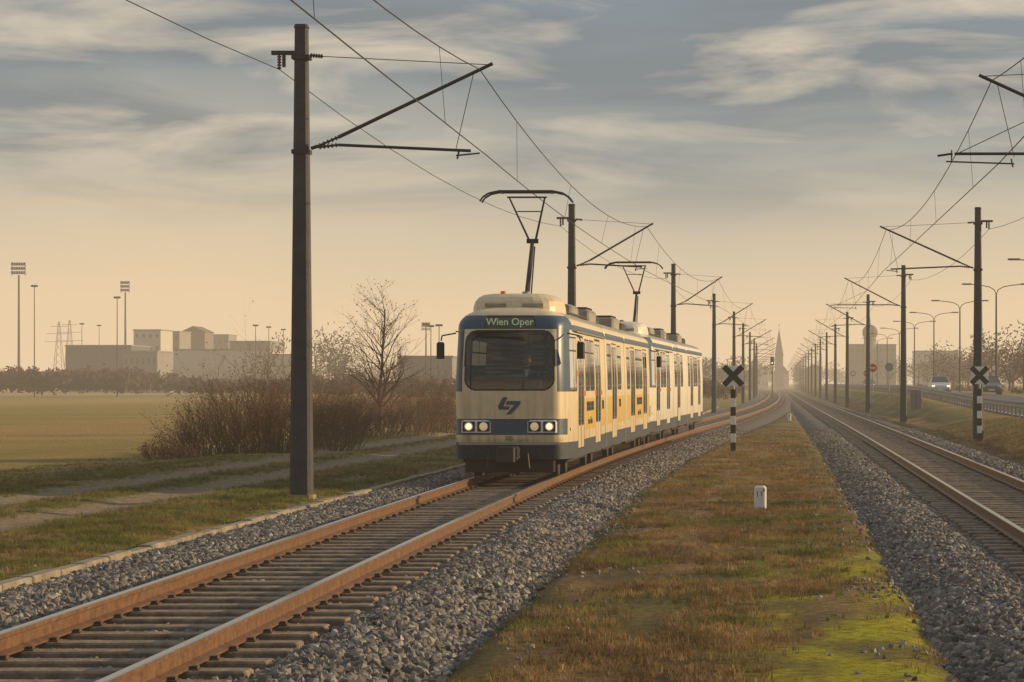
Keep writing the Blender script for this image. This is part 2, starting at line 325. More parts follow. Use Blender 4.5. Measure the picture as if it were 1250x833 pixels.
# ------------------------------------------------------------ tracks
def ballz(dx,y,left):
    a=abs(dx)
    z=-.25 if a<1.25 else lerp(-.25,-.165,S(1.25,1.45,a))
    lo=-.36 if not(left and dx<0) else -.22
    z=lerp(z,lo,S(1.75,2.7,a))
    return z+.03*N(dx*1.5,y*1.1,9)
M['ballastbase']=mat('ballast_bed',(.09,.08,.072),.95,var=.6,scale=16,bump=1.0,bscale=16)
def track(cf,left):
    e=empty('railway_track',(cf(30),30,0))
    dxs=[-2.7+.15*i for i in range(37)]
    yy=frange(4,130,.3)+frange(130,400,3)+frange(400,1800,25)
    def wob(dx,y): return dx+(.20*N(y*.8,dx*.1,40)+.12*N(y*2.6,1,41))*S(1.9,2.5,abs(dx))
    vs=[(cf(y)+wob(dx,y),y,ballz(dx,y,left)) for y in yy for dx in dxs]; n=len(dxs)
    if left: vs=[(max(v[0],-7.42),v[1],v[2]) for v in vs]
    me=bpy.data.meshes.new('ballast'); me.from_pydata(vs,[],[(j*n+i,j*n+i+1,(j+1)*n+i+1,(j+1)*n+i) for j in range(len(yy)-1) for i in range(n-1)])
    at=me.attributes.new('dens','FLOAT','POINT'); d=[]
    for v in vs:
        x,y=v[0],v[1]; q=0 if y<14 or y>115 else (240 if y<32 else lerp(240,125,S(32,60,y)) if y<60 else lerp(125,50,S(60,115,y)))
        if x<-.295*y-.9 or x>.095*y+.5: q=0
        d.append(q)
    at.data.foreach_set('value',d); me.materials.append(M['ballastbase'])
    o=bpy.data.objects.new('ballast',me); scene.collection.objects.link(o); o.parent=e; o.matrix_parent_inverse=Matrix.Translation(e.location).inverted()
    scatter(o,stc,.022,.060,11 if left else 23,True,True)
    mb=MB(); pr=[(-.07,-.165),(.07,-.165),(.07,-.15),(.012,-.13),(.012,-.05),(.036,-.038),(.036,-.006),(.028,0),(-.028,0),(-.036,-.006),(-.036,-.038),(-.012,-.05),(-.012,-.13),(-.07,-.15)]
    yr=frange(-8,160,2)+frange(160,1800,10)
    for off in(-.7525,.7525):
        vs=[(cf(y)+off+p[0],y,p[1]) for y in yr for p in pr]; k=len(pr); o0=len(mb.v); mb.v.extend(vs)
        a=mb.mi('rust'); t=mb.mi('railtop')
        for j in range(len(yr)-1):
            for i in range(k):
                mb.f.append((o0+j*k+i,o0+j*k+(i+1)%k,o0+(j+1)*k+(i+1)%k,o0+(j+1)*k+i)); mb.m.append(t if i in(6,7,8) else a)
    mb.obj('rails',parent=e)
    mb=MB(); y=6.0; rr=random.Random(3 if left else 4)
    while y<500:
        h=(cf(y+1)-cf(y-1))/2; c=cf(y)
        mb.bbox((c+rr.uniform(-.04,.04),y+rr.uniform(-.02,.02),-.245+rr.uniform(-.008,.004)),(2.5,.25,.15),'wood',.015,rz=-math.atan(h)+rr.uniform(-.015,.015))
        if y<90:
            for off in(-.7525,.7525):
                for sd in(-.10,.10): mb.box((c+off+sd,y,-.153),(.05,.08,.025),'clip')
                mb.box((c+off,y,-.166),(.28,.14,.012),'clip')
        y+=.68
    mb.obj('sleepers',parent=e)
track(cL,True); track(cR,False)

# low edging of the cable duct, nearly flush with the ground
mb=MB(); y=8
while y<220:
    x=-7.52 if y<70 else min(cL(y)-2.62,-5.0) if y>110 else lerp(-7.52,cL(y)-2.62,S(70,110,y))
    mb.bbox((x+R.uniform(-.015,.015),y,-.232+R.uniform(-.012,.012)),(.17,.985,.2),'concrete',.015,rz=R.uniform(-.012,.012)); y+=1.0
mb.obj('concrete_cable_trough')

# loose stones beyond the ballast shoulders
gx=frange(-9,8,.3); gy=frange(12,70,.6)
vs=[(x,y,gz(x,y)) for y in gy for x in gx]; n=len(gx)
me=bpy.data.meshes.new('stray_gravel'); me.from_pydata(vs,[],[(j*n+i,j*n+i+1,(j+1)*n+i+1,(j+1)*n+i) for j in range(len(gy)-1) for i in range(n-1)])
at=me.attributes.new('dens','FLOAT','POINT'); d=[]
for v in vs:
    x,y,_=v; q=0
    for c in(cL(y),cR(y)):
        a=abs(x-c); q+=60*S(3.6,2.6,a)*(a>2.35)*S(-.2,.4,N(x*.8,y*.6,60))
    if x<-7.4: q*=.4
    if x<-.295*y-1.2 or x>.095*y+.8: q=0
    d.append(q)
at.data.foreach_set('value',d)
o=bpy.data.objects.new('stray_gravel',me); scene.collection.objects.link(o); scatter(o,stc,.016,.04,77,True,False)

# grass
gx=frange(-19,10.4,.3); gy=frange(12,115,.6)
vs=[(x,y,gz(x,y)) for y in gy for x in gx]; n=len(gx)
me=bpy.data.meshes.new('dry_grass'); me.from_pydata(vs,[],[(j*n+i,j*n+i+1,(j+1)*n+i+1,(j+1)*n+i) for j in range(len(gy)-1) for i in range(n-1)])
at=me.attributes.new('dens','FLOAT','POINT'); d=[]
for v in vs:
    x,y,_=v; q=0
    if cL(y)+2.3<x<cR(y)-2.3:
        q=S(-.25,.30,N(x*1.3,y*.6,5)+.35*N(x*4,y*3,6)); q*=1-.92*min(1,mossw(x,y)*1.4)
        q*=S(2.35,3.0,x-cL(y))*S(2.35,3.2,cR(y)-x)
    elif -7.7>x>-19:
        q=.75-1.1*min(1,rut(x,y,.65))
        q*=S(-.4,.15,N(x*1.1,y*.5,8))
        if x<-15.5: q*=.4
    elif x>6.35 and x<10.3: q=.7
    q=max(0,q)*(260 if y<35 else lerp(260,65,S(35,75,y)) if y<75 else lerp(65,30,S(75,115,y)))
    if x<-.295*y-1.0 or x>.095*y+.8 or y<14: q=0
    d.append(q)
at.data.foreach_set('value',d)
o=bpy.data.objects.new('dry_grass',me); scene.collection.objects.link(o); scatter(o,gtc,.03,.12,31,False,False)

# ------------------------------------------------------------ road, guardrail
mb=MB(); yy=frange(-10,400,5)+frange(400,1700,50)
def strip(mb,x0,x1,dz,k,ya,yb):
    q=[y for y in yy if ya<=y<=yb]
    for a,b2 in zip(q[:-1],q[1:]): mb.add([(x0,a,zr(a)+dz),(x1,a,zr(a)+dz),(x1,b2,zr(b2)+dz),(x0,b2,zr(b2)+dz)],[(0,1,2,3)],k)
strip(mb,10.9,18.6,.0,'asphalt',-10,1700); strip(mb,11.1,11.25,.004,'mark',-10,1700); strip(mb,18.25,18.4,.004,'mark',-10,1700)
for y in frange(0,600,12): mb.add([(14.7,y,zr(y)+.005),(14.85,y,zr(y)+.005),(14.85,y+6,zr(y+6)+.005),(14.7,y+6,zr(y+6)+.005)],[(0,1,2,3)],'mark')
mb.obj('road')
mb=MB(); pr=[(0,.0),(.05,.04),(.05,.1),(0,.14),(0,.18),(.05,.22),(.05,.28),(0,.32)]
yy2=frange(20,600,4)
for a,b2 in zip(yy2[:-1],yy2[1:]):
    vs=[(10.3-p[0],a,zr(a)+.43+p[1]) for p in pr]+[(10.3-p[0],b2,zr(b2)+.43+p[1]) for p in pr]
    mb.add(vs,[(i,i+1,9+i,8+i) for i in range(7)],'steel')
for y in frange(20,600,2): mb.box((10.38,y,zr(y)+.3),(.1,.06,.85),'steel')
mb.obj('guardrail')

# ------------------------------------------------------------ catenary poles
ZT=7.82
def octo(mb,x,y,z0,z1,r0,r1,k):
    def ring(z,r):
        q=r*.28; return [(x-r+q,y-r,z),(x+r-q,y-r,z),(x+r,y-r+q,z),(x+r,y+r-q,z),(x+r-q,y+r,z),(x-r+q,y+r,z),(x-r,y+r-q,z),(x-r,y-r+q,z)]
    vs=ring(z0,r0)+ring(z1,r1)
    mb.add(vs,[(i,(i+1)%8,8+(i+1)%8,8+i) for i in range(8)]+[tuple(range(8,16))],k)
def insul(mb,a,b2):
    a=Vector(a); b2=Vector(b2)
    mb.tube(a,b2,.02,.02,'insul',6)
    for i in range(5):
        p=a.lerp(b2,(i+.5)/5); dd=(b2-a).normalized()*.012; mb.tube(p-dd,p+dd,.038,.038,'insul',8)
def catpole(x,y,side,reach,zt=ZT,push=0.0):
    mb=MB(); s=side; zg=gz(x,y)
    octo(mb,0,0,zg-.4,zt,.185,.105,'pole')
    octo(mb,0,0,zt,zt+.06,.12,.10,'dsteel')
    octo(mb,0,0,zg-.3,zg+.06,.24,.22,'concrete')
    for zb in(5.72,7.32):
        mb.box((0,0,zb),(.30,.30,.07),'dsteel')
    mb.tube((s*.16,0,5.78),(s*.28,0,5.82),.03,.03,'dsteel'); insul(mb,(s*.28,0,5.82),(s*.62,0,5.97))
    mb.tube((s*.62,0,5.97),(s*(reach+.22),0,7.22),.032,.03,'dsteel',8)
    insul(mb,(s*.28,0,5.80),(s*.62,0,5.84)); mb.tube((s*.62,0,5.84),(s*(reach-.15+push),0,5.74+push*.12),.026,.026,'dsteel',8)
    mb.tube((s*(reach-.35),0,5.75),(s*(reach-.38),0,5.6),.018,.018,'dsteel'); mb.tube((s*(reach-.4),.0,5.66),(s*(reach+push),0,5.70),.014,.014,'dsteel')
    if push>0:
        mb.tube((s*(reach+push-.1),0,5.74+push*.12),(s*(reach+push+.15),0,5.80),.02,.02,'dsteel'); mb.tube((s*(reach+push-.1),0,5.70),(s*(reach+push-.1),0,5.9),.015,.015,'dsteel'); mb.tube((s*(reach+push-.2),0,5.84),(s*(reach-.9),0,6.55),.010,.010,'wire',4)
    mb.tube((s*(reach-.1),0,7.07),(s*(reach-.4),0,5.78),.008,.008,'wire',4)
    insul(mb,(s*.14,0,7.36),(s*.36,0,7.34)); mb.tube((s*.36,0,7.34),(s*(reach+.15),0,7.2),.009,.009,'wire',4)
    mb.box((-s*.2,0,7.40),(.62,.07,.07),'dsteel'); insul(mb,(-s*.38,0,7.36),(-s*.38,0,7.12)); mb.box((-s*.3,0,7.26),(.05,.06,.2),'dsteel')
    return mb.obj('catenary_pole',loc=(x,y,0))
LP=[];RPp=[]
for i in range(0,20):
    y=45*i
    xl={0:-8.0,1:-8.08,2:-7.0,3:-5.33,4:-4.35,5:-3.75}.get(i,cL(y)-2.7)
    reach=(cL(y)-xl); LP.append((xl,y,reach)); catpole(xl,y,1,reach)
    yr_=45*i+1.7; xr={0:6.9,1:6.9,2:6.9,3:6.45,4:6.15,5:5.9}.get(i,cR(yr_)+2.55)
    rc=xr-cR(yr_); RPp.append((xr,yr_,rc)); catpole(xr,yr_,-1,rc,push=(.8 if i in(1,3) else 0))
def overhead(PL,cf,s):
    mb=MB()
    for (x0,y0,r0),(x1,y1,r1) in zip(PL[:-1],PL[1:]):
        n=16 if y0<200 else 6; rad=.0095 if y0<130 else .008
        a=Vector((x0+s*(r0+.0),y0,7.12)); b2=Vector((x1+s*r1,y1,7.12)); pts=[]; cp=[]
        for k in range(n+1):
            t=k/n; p=a.lerp(b2,t); p.z-=.75*4*t*(1-t); pts.append(p)
            y=lerp(y0,y1,t); st=.2*(1 if int(y0/45)%2 else -1)*(1-2*t)
            cp.append(Vector((cf(y)+st*.6,y,5.66)))
        mb.path(pts,rad,'wire',5); mb.path(cp,rad,'wire',5)
        if y0<300:
            for k in(2,6,10,14) if n==16 else (1,3,5): mb.tube(pts[k],cp[k],.005,.005,'wire',4)
        fa=Vector((x0-s*.38,y0,7.12)); fb=Vector((x1-s*.38,y1,7.12)); fp=[]
        for k in range(9):
            t=k/8; p=fa.lerp(fb,t); p.z-=.5*4*t*(1-t); fp.append(p)
        mb.path(fp,.008,'wire',5)
    mb.obj('overhead_wires')
overhead(LP,cL,1); overhead(RPp,cR,-1)

# ------------------------------------------------------------ trams
W=1.16
def half_outline(front,L,fine):
    if front:
        c=[(-.5,.012),(0,0),(.5,.012),(.84,.06),(1.0,.24),(1.075,.6),(1.13,1.05),(W,1.5),(W,2.0)]
        pts=[]
        for i in range(1,len(c)-2):
            p0,p1,p2,p3=c[i-1],c[i],c[i+1],c[i+2]; d=math.hypot(p2[0]-p1[0],p2[1]-p1[1]); n=max(2,int(d/fine))
            for k in range(n):
                t=k/n
                pts.append(tuple(.5*((2*p1[j])+(-p0[j]+p2[j])*t+(2*p0[j]-5*p1[j]+4*p2[j]-p3[j])*t*t+(-p0[j]+3*p1[j]-3*p2[j]+p3[j])*t**3) for j in(0,1)))
        t=1.5
    else:
        pts=[(0,0),(1.05,0),(1.13,.03)]; t=.08
    while t<L: pts.append((W,t)); t+=.04
    pts.append((W,L)); return pts
def rr_in(a,b2,ha,hb,r):
    dx=abs(a)-(ha-r); dy=abs(b2)-(hb-r)
    if dx<=0 or dy<=0: return max(abs(a)-ha,abs(b2)-hb)
    return math.hypot(dx,dy)-r
def section(name,parent,y0,y1,front,wins,doors,paint,zs=1.0,band=False):
    L=math.hypot(y1-y0,cL(y1)-cL(y0)); ang=-math.atan2(cL(y1)-cL(y0),y1-y0); loc=(cL(y0),y0,0)
    h=half_outline(front,L,.016); loop=list(reversed(h))+[(-u,t) for u,t in h[1:]]
    dz=.016 if front else .03
    lv=[(z,0.0) for z in frange(.36,2.86,dz)]
    for k in range(0,11):
        a=math.radians(84*k/10); lv.append((2.86+.40*math.sin(a)**.95,W*(1-math.cos(a)**.66)))
    vs=[]
    for z,d in lv:
        rake=.16*S(1.6,3.0,z)*(z-1.6) if z>1.6 else (.10*(.75-z)/.4 if z<.75 else 0)
        for u,t in loop:
            w=max(0,1-t/2.0) if front else 0
            tum=.03*S(1.7,2.9,z)
            vs.append((u*(1-d/W)*(1-tum),t+(rake+.8*d)*w,z*zs))
    n=len(loop); mats=[paint,'blue','skirt','black','glass','glassf','grey','display','yellow']; fs=[];mi=[]
    for j in range(len(lv)-1):
        z=(lv[j][0]+lv[j+1][0])/2
        for i in range(n):
            i2=(i+1)%n; fs.append((j*n+i,j*n+i2,(j+1)*n+i2,(j+1)*n+i))
            if i==n-1: mi.append(3); continue
            u=(loop[i][0]+loop[i2][0])/2; t=(loop[i][1]+loop[i2][1])/2; k=0
            if z<.68: k=2
            if z>3.06: k=6 if not (front and t<1.0) else 0
            if band and .86<z<1.50 and t>(3.45 if front else .3) and t<L-.15 and not any(a-.12<t<b2+.12 for a,b2 in doors): k=8
            if front and t<1.0:
                if z>2.83 and z<3.10: k=1
                if .83<z<1.13 and t<.5: k=1
                if abs(u)>.9 and 1.64<z<=2.83 and t<.75: k=1
            elif z>2.80 and z<2.93: k=1
            if front and t<.3:
                s=rr_in(u,z-2.23,.83+.02*(z-2.2),.54,.20)
                if s<-.0: k=5
                elif s<.035: k=3
                if abs(u)<.50 and 2.86<z<3.08: k=7 if (abs(u)<.47 and 2.88<z<3.06) else 3
            elif not (front and t<.55):
                for a,b2 in wins:
                    s=rr_in(t-(a+b2)/2,z-2.17,(b2-a)/2,.50,.09)
                    if s<0: k=4
                    elif s<.03: k=3
                    if k==4 and abs(z-2.43)<.016: k=3
                for a,b2 in doors:
                    if u<0: continue
                    if a-.03<t<b2+.03 and .50<z<2.74:
                        k=0 if k in(0,2,1) else k
                        if abs(t-a)<.03 or abs(t-b2)<.03 or z>2.70 or z<.54: k=3
                        hw=(b2-a)/2
                        for q in(0,1):
                            cc=a+hw*(q+.5); s=rr_in(t-cc,z-1.80,hw/2-.09,.80,.06)
                            if s<0: k=4
                            elif s<.03: k=3
                        if abs(t-(a+b2)/2)<.03: k=3
                if k==0 and z<1.5 and (t*1.0)%2.4<.012: k=3
            mi.append(k)
    top=(len(lv)-1)*n; fs.append(tuple(range(top,top+n))); mi.append(6)
    me=bpy.data.meshes.new(name); me.from_pydata(vs,[],fs)
    for q in mats: me.materials.append(M[q])
    me.polygons.foreach_set('material_index',mi); me.polygons.foreach_set('use_smooth',[True]*len(fs)); me.update()
    o=bpy.data.objects.new(name,me); o.location=loc; o.rotation_euler=(0,0,ang); scene.collection.objects.link(o); o.parent=parent; o.matrix_parent_inverse=Matrix.Translation(parent.location).inverted()
    mb=MB(); f0=1.9 if front else .15
    mb.box((0,L/2+.2,.92),(2.2,L-1.0,.06),'inter')
    mb.box((0,L-.08,1.9),(2.1,.04,1.9),'inter')
    t=f0+.9
    while t<L-.8:
        if not any(a-.3<t<b2+.2 for a,b2 in doors):
            for u in(-.78,.78):
                mb.bbox((u,t,1.25),(.5,.42,.1),'seat',.03); mb.bbox((u,t+.22,1.62),(.5,.07,.72),'seat',.03)
        t+=.85
    for u in(-.35,.35):
        mb.tube((u,f0+.3,2.75),(u,L-.3,2.75),.02,.02,'steel')
    if front:
        mb.box((0,1.9,1.55),(2.1,.04,1.2),'inter')
        mb.box((.75,1.9,2.4),(.6,.04,.6),'inter')
        mb.bbox((0,.62,1.42),(1.7,.55,.25),'inter',.06); mb.box((0,.5,1.2),(1.7,.3,.5),'inter')
        mb.box((0.3,.62,1.62),(.35,.1,.16),'black')
    for bt in([2.3] if front else [])+([L-.2]):
        for dd in(-.85,.85):
            for u in(-.7525,.7525): mb.tube((u-.06,bt+dd,.335),(u+.06,bt+dd,.335),.335,.335,'under',20)
            mb.tube((-.75,bt+dd,.335),(.75,bt+dd,.335),.07,.07,'under')
        for u in(-.95,.95): mb.bbox((u,bt,.38),(.12,2.3,.2),'under',.03)
        mb.box((0,bt,.42),(1.4,.9,.3),'under')
    mb.box((0,L/2,.5),(1.9,L*.45,.5),'under')
    mb.obj(name+'_interior_and_bogies',loc=loc,rz=ang,parent=parent)
    return loc,ang,L
def loc2w(loc,ang,u,t,z):
    c,s=math.cos(ang),math.sin(ang); return (loc[0]+u*c-t*s,loc[1]+u*s+t*c,z)
def panto(mb,t0,zb,zh=5.64):
    for u in(-.45,.45): mb.box((u,t0+.6,zb+.1),(.07,1.7,.07),'dsteel')
    for t in(t0-.1,t0+1.3):
        mb.box((0,t,zb+.1),(1.0,.07,.07),'dsteel')
        for u in(-.42,.42): insul(mb,(u,t,zb-.08),(u,t,zb+.1))
    k=(0,t0+1.25,4.72)
    mb.tube((0,t0,zb+.15),k,.055,.04,'dsteel',8); mb.tube((.1,t0-.1,zb+.2),(.05,t0+1.2,4.60),.015,.015,'dsteel')
    mb.tube((-.06,k[1],k[2]),(-.36,t0+.1,zh-.1),.024,.018,'dsteel'); mb.tube((.06,k[1],k[2]),(.36,t0+.1,zh-.1),.024,.018,'dsteel')
    mb.tube((-.12,k[1],k[2]),(.12,k[1],k[2]),.05,.05,'dsteel'); mb.tube((-.24,t0+.5,5.28),(.24,t0+.5,5.28),.012,.012,'dsteel')
    mb.tube((-.4,t0+.1,zh-.1),(.4,t0+.1,zh-.1),.018,.018,'dsteel')
    for dt in(-.16,.2):
        pts=[(-.92,t0+dt,zh-.20),(-.86,t0+dt,zh-.11),(-.74,t0+dt,zh-.035),(-.58,t0+dt,zh),(.58,t0+dt,zh),(.74,t0+dt,zh-.035),(.86,t0+dt,zh-.11),(.92,t0+dt,zh-.20)]
        mb.path(pts,.02,'dsteel',6); mb.box((0,t0+dt,zh+.012),(1.1,.04,.03),'dsteel')
    for u in(-.5,.5): mb.tube((u,t0-.16,zh-.02),(u,t0+.2,zh-.02),.014,.014,'dsteel')
def bellows(parent,y0,y1,zs):
    mb=MB(); c=(y0+y1)/2; n=6
    for i in range(n):
        t=(i+.5)/n-.5; w=1.06 if i%2 else 1.0
        mb.bbox((0,t*(y1-y0),1.75*zs),(2*w,(y1-y0)/n*.98,2.6*zs),'black',.08 if i%2 else .05)
    mb.obj('articulation_bellows',loc=(cL(c),c,0),rz=-math.atan2(cL(y1)-cL(y0),y1-y0),parent=parent)
def tram(y0,lens,paint,zs,dest,num,pt,band):
    e=empty('tram',(cL(y0),y0,0)); y=y0
    a=section('front_body',e,y,y+lens[0],True,[(.72,1.55),(3.65,4.85),(4.95,6.15)],[(1.85,3.3),(6.45,7.95)],paint,zs,band)
    y+=lens[0]; bellows(e,y,y+.45,zs); y+=.45
    b2=section('middle_body',e,y,y+lens[1],False,[(.35,1.6),(3.55,4.8)],[(1.85,3.3)],paint,zs,band)
    y+=lens[1]; bellows(e,y,y+.45,zs); y+=.45
    c=section('rear_body',e,y,y+lens[2],False,[(.35,1.4),(3.5,4.7),(4.8,6.0)],[(1.7,3.2),(6.4,7.9)],paint,zs,band)
    loc,ang,L=a
    mb=MB(); zt=3.22*zs
    # rounded roof dome housing (ventilation unit)
    rings=[]
    for zz,sc_ in((3.05,1.0),(3.28,.985),(3.38,.95),(3.46,.88),(3.51,.78),(3.535,.62)):
        rg=[]
        for k in range(28):
            th=2*math.pi*k/28; cu,su=math.cos(th),math.sin(th)
            rg.append((.88*sc_*math.copysign(abs(cu)**.55,cu),2.05+(1.15*sc_)*math.copysign(abs(su)**.55,su),zz*zs))
        rings.append(rg)
    vv=[p for rg in rings for p in rg]; ff=[(j*28+i,j*28+(i+1)%28,(j+1)*28+(i+1)%28,(j+1)*28+i) for j in range(5) for i in range(28)]+[tuple(range(140,168))]
    mb.add(vv,ff,paint)
    for u in(-.36,.36): mb.box((u,.93,3.30*zs),(.40,.06,.06),'grey')
    mb.tube((-.25,1.3,3.45*zs),(-.25,1.3,3.58*zs),.06,.05,'redlit',10)
    mb.tube((.1,2.2,3.5*zs),(.1,2.2,3.6*zs),.09,.07,'grey',10)
    panto(mb,pt,3.3*zs)
    mb.bbox((0,7.3,3.33*zs),(1.3,1.8,.3),'grey',.05); mb.bbox((.1,9.0,3.31*zs),(1.0,.8,.25),'dsteel',.05)
    mb.tube((.75,3.4,3.24*zs),(.75,9.2,3.24*zs),.025,.025,'dsteel')
    mb.obj('roof_equipment_and_pantograph',loc=loc,rz=ang,parent=e)
    for (l2,a2,L2) in(b2,c):
        mb=MB(); mb.bbox((0,L2*.35,3.36*zs),(1.35,2.0,.28),'grey',.05); mb.bbox((0,L2*.75,3.33*zs),(1.2,1.2,.22),'dsteel',.05)
        for k in range(8): mb.box((0,L2*.35-.8+.22*k,3.52*zs),(1.2,.05,.06),'dsteel')
        mb.obj('roof_box',loc=l2,rz=a2,parent=e)
    mb=MB()
    for u in(-.62,.62):
        sg=1 if u>0 else -1
        mb.bbox((u,.03,.985),(.56,.10,.235),'white',.03)
        for k,du in enumerate((-.14,.14)):
            mb.bbox((u+du,-.022,.985),(.235,.02,.19),'dsteel',.008)
            inner=(du*sg<0)
            mb.tube((u+du,-.032,.985),(u+du,-.040,.985),.080,.076,'lampdim',18)
            mb.tube((u+du,-.040,.985),(u+du,-.048,.985),.058,.046,'lamp' if not inner else 'lampdim',18)
    def lg(p): return [((a/100-.0),-.014,1.385+b3/100) for a,b3 in p]
    for pp in([(-12,15),(-3,15),(-11,-2),(-21,-2)],[(-21,-2),(2,-2),(-1,-8),(-19,-8)],[(-4,8),(22,8),(20,1),(-6,1)],[(11,1),(20,1),(3,-17),(-6,-17)]): mb.poly(lg(pp),'blue',(0,.02,0))
    mb.bbox((0,-.08,.50),(.44,.5,.22),'under',.04); mb.tube((0,-.25,.48),(0,-.52,.48),.12,.12,'dsteel',12); mb.bbox((0,-.53,.48),(.34,.1,.3),'dsteel',.03)
    for u in(-.18,.18): mb.tube((u,-.3,.42),(u,-.5,.36),.03,.03,'dsteel')
    mb.box((0,.03,.66),(1.9,.06,.05),'steel'); mb.bbox((0,.22,.25),(1.7,.12,.26),'under',.03)
    mb.tube((-.35,-.1,.55),(-.4,-.2,.2),.02,.02,'black'); mb.tube((.35,-.1,.55),(.4,-.2,.2),.02,.02,'black')
    mb.tube((.62,.035,1.70),(.28,.03,1.76),.012,.012,'black'); mb.tube((.28,.03,1.76),(.72,.10,2.02),.01,.01,'black'); mb.tube((.25,.04,1.74),(.66,.10,1.92),.014,.010,'black')
    for sg in(-1,1):
        mb.path([(sg*1.06,.45,2.75),(sg*1.30,.28,2.70),(sg*1.32,.28,2.6)],.014,'black',6); mb.bbox((sg*1.33,.28,2.42),(.15,.07,.32),'black',.03)
    for sg in(-1,1): mb.tube((sg*1.165,1.3,2.80),(sg*1.165,L-.1,2.80),.014,.014,'grey')
    for t in(1.7,3.45,6.3,8.1): mb.box((1.172,t,2.0 if t<2 else 1.6),(.02,.07,.1),'orange')
    o=mb.obj('front_fittings',loc=loc,rz=ang,parent=e)
    if dest:
        text('destination_text',dest,.19,loc2w(loc,ang,0,.105,2.955),(math.radians(90-6),0,ang),'led',e,ext=.02)
        text('fleet_number',num,.11,loc2w(loc,ang,0,-.004,.76),(math.radians(90),0,ang),'blk',e)
        for (l2,a2,L2),ts in((a,[4.9,8.6]),(b2,[4.3]),(c,[4.8])):
            for t in ts:
                wd=t==4.9 or t==4.8
                text('side_lettering','BADNER BAHN' if wd else 'WLB',.28,loc2w(l2,a2,W+.004,t,1.32),(math.radians(90),0,a2+math.radians(90)),'blue',e)
                if wd: text('side_lettering','wien - baden',.22,loc2w(l2,a2,W+.004,t,1.03),(math.radians(90),0,a2+math.radians(90)),'blue',e)
    return e,a
e1,a1=tram(50,(9.3,6.0,9.0),'cream',1.0,'Wien Oper','101',3.3,True)
e2,a2=tram(76.4,(9.6,7.0,9.4),'cream2',1.02,None,'',8.0,False)

# ------------------------------------------------------------ driver (seated, hands on the desk)
def driver(base):
    me=bpy.data.meshes.new('body'); 
    P=[((0,.02,.0),.15),((0,.0,.22),.145),((0,-.02,.42),.165),((0,-.03,.55),.07),((0,-.04,.62),.055),
       ((.19,-.02,.46),.07),((.25,-.10,.22),.052),((.16,-.36,.16),.038),((-.19,-.02,.46),.07),((-.25,-.10,.22),.052),((-.16,-.36,.16),.038),
       ((.10,-.05,-.02),.11),((.13,-.42,.0),.08),((.13,-.46,-.42),.055),((.13,-.60,-.46),.045),((-.10,-.05,-.02),.11),((-.13,-.42,.0),.08),((-.13,-.46,-.42),.055),((-.13,-.60,-.46),.045)]
    E=[(0,1),(1,2),(2,3),(3,4),(2,5),(5,6),(6,7),(2,8),(8,9),(9,10),(0,11),(11,12),(12,13),(13,14),(0,15),(15,16),(16,17),(17,18)]
    me.from_pydata([p for p,r in P],E,[]); o=bpy.data.objects.new('body',me); scene.collection.objects.link(o)
    md=o.modifiers.new('skin','SKIN'); 
    for i,(p,r) in enumerate(P): me.skin_vertices[0].data[i].radius=(r,r)
    me.skin_vertices[0].data[0].use_root=True; o.modifiers.new('sub','SUBSURF').levels=1; me.materials.append(M['cloth']); o.location=base
    e=empty('tram_driver',base); o.parent=e; o.matrix_parent_inverse=Matrix.Translation(e.location).inverted()
    mb=MB(); mb.ell((0,-.05,.73),(.078,.095,.118),'skin'); mb.ell((0,-.03,.775),(.086,.10,.09),'hair'); mb.tube((0,-.13,.745),(0,-.162,.705),.008,.016,'skin'); 
    for u in(-.03,.03): mb.ell((u,-.135,.74),(.012,.01,.008),'blk',8,6)
    mb.box((0,-.142,.668),(.045,.01,.008),'red'); 
    for u in(-.08,.08): mb.ell((u,-.04,.72),(.015,.025,.033),'skin',8,6)
    for s in(-1,1):
        mb.ell((s*.15,-.40,.155),(.042,.05,.02),'skin',10,6)
        for k in range(4): mb.tube((s*.15+(k-1.5)*.02,-.43,.16),(s*.15+(k-1.5)*.021,-.49+.006*abs(k-1.5),.14),.009,.007,'skin',6)
        mb.tube((s*.15-s*.04,-.40,.155),(s*.15-s*.065,-.44,.15),.01,.008,'skin',6)
    mb.poly([(-.05,-.135,.57),(.05,-.135,.57),(.012,-.165,.42),(-.012,-.165,.42)],'white',(0,-.01,0))
    mb.obj('head_and_hands',loc=base,parent=e)
    mb=MB(); mb.bbox((0,.03,-.14),(.46,.46,.1),'seat',.04); mb.bbox((0,.27,.2),(.44,.09,.7),'seat',.04); mb.tube((0,.03,-.5),(0,.03,-.18),.05,.05,'dsteel'); mb.obj('seat',loc=base,parent=e)
l,a,_=a1
driver(loc2w(l,a,.22,1.25,1.50))

# ------------------------------------------------------------ signs, marker stones
def cross_sign(x,y,zt,post_y=0):
    mb=MB(); zg=gz(x,y)
    mb.tube((0,0,zg-.3),(0,0,zt-.1),.045,.045,'steel',10)
    n=7; z0=zg+.02; h=(1.62-z0)/n
    for i in range(n): mb.bbox((0,-.06,z0+h*(i+.5)),(.16,.035,h-.002),'blk' if i%2==0 else 'white',.005)
    c=zt-.33
    mb.bbox((0,-.07,c),(.60,.025,.60),'white',.005)
    for s in(-1,1): mb.box((0,-.088-.002*s,c),(.78,.008,.17),'blk',ry=s*math.radians(45))
    mb.obj('crossing_warning_sign',loc=(x,y,0))
cross_sign(-1.34,79,2.35); cross_sign(6.9,91.1,2.4)
def kmstone(x,y,txt):
    e=empty('kilometre_stone',(x,y,gz(x,y))); mb=MB(); mb.bbox((0,0,.14),(.20,.13,.48),'white',.03); mb.obj('stone',loc=e.location,parent=e)
    text('number',txt,.13,(x-.015,y-.068,gz(x,y)+.25),(math.radians(90),0,0),'blk',e); text('number_small','8',.075,(x+.06,y-.068,gz(x,y)+.31),(math.radians(90),0,0),'blk',e)
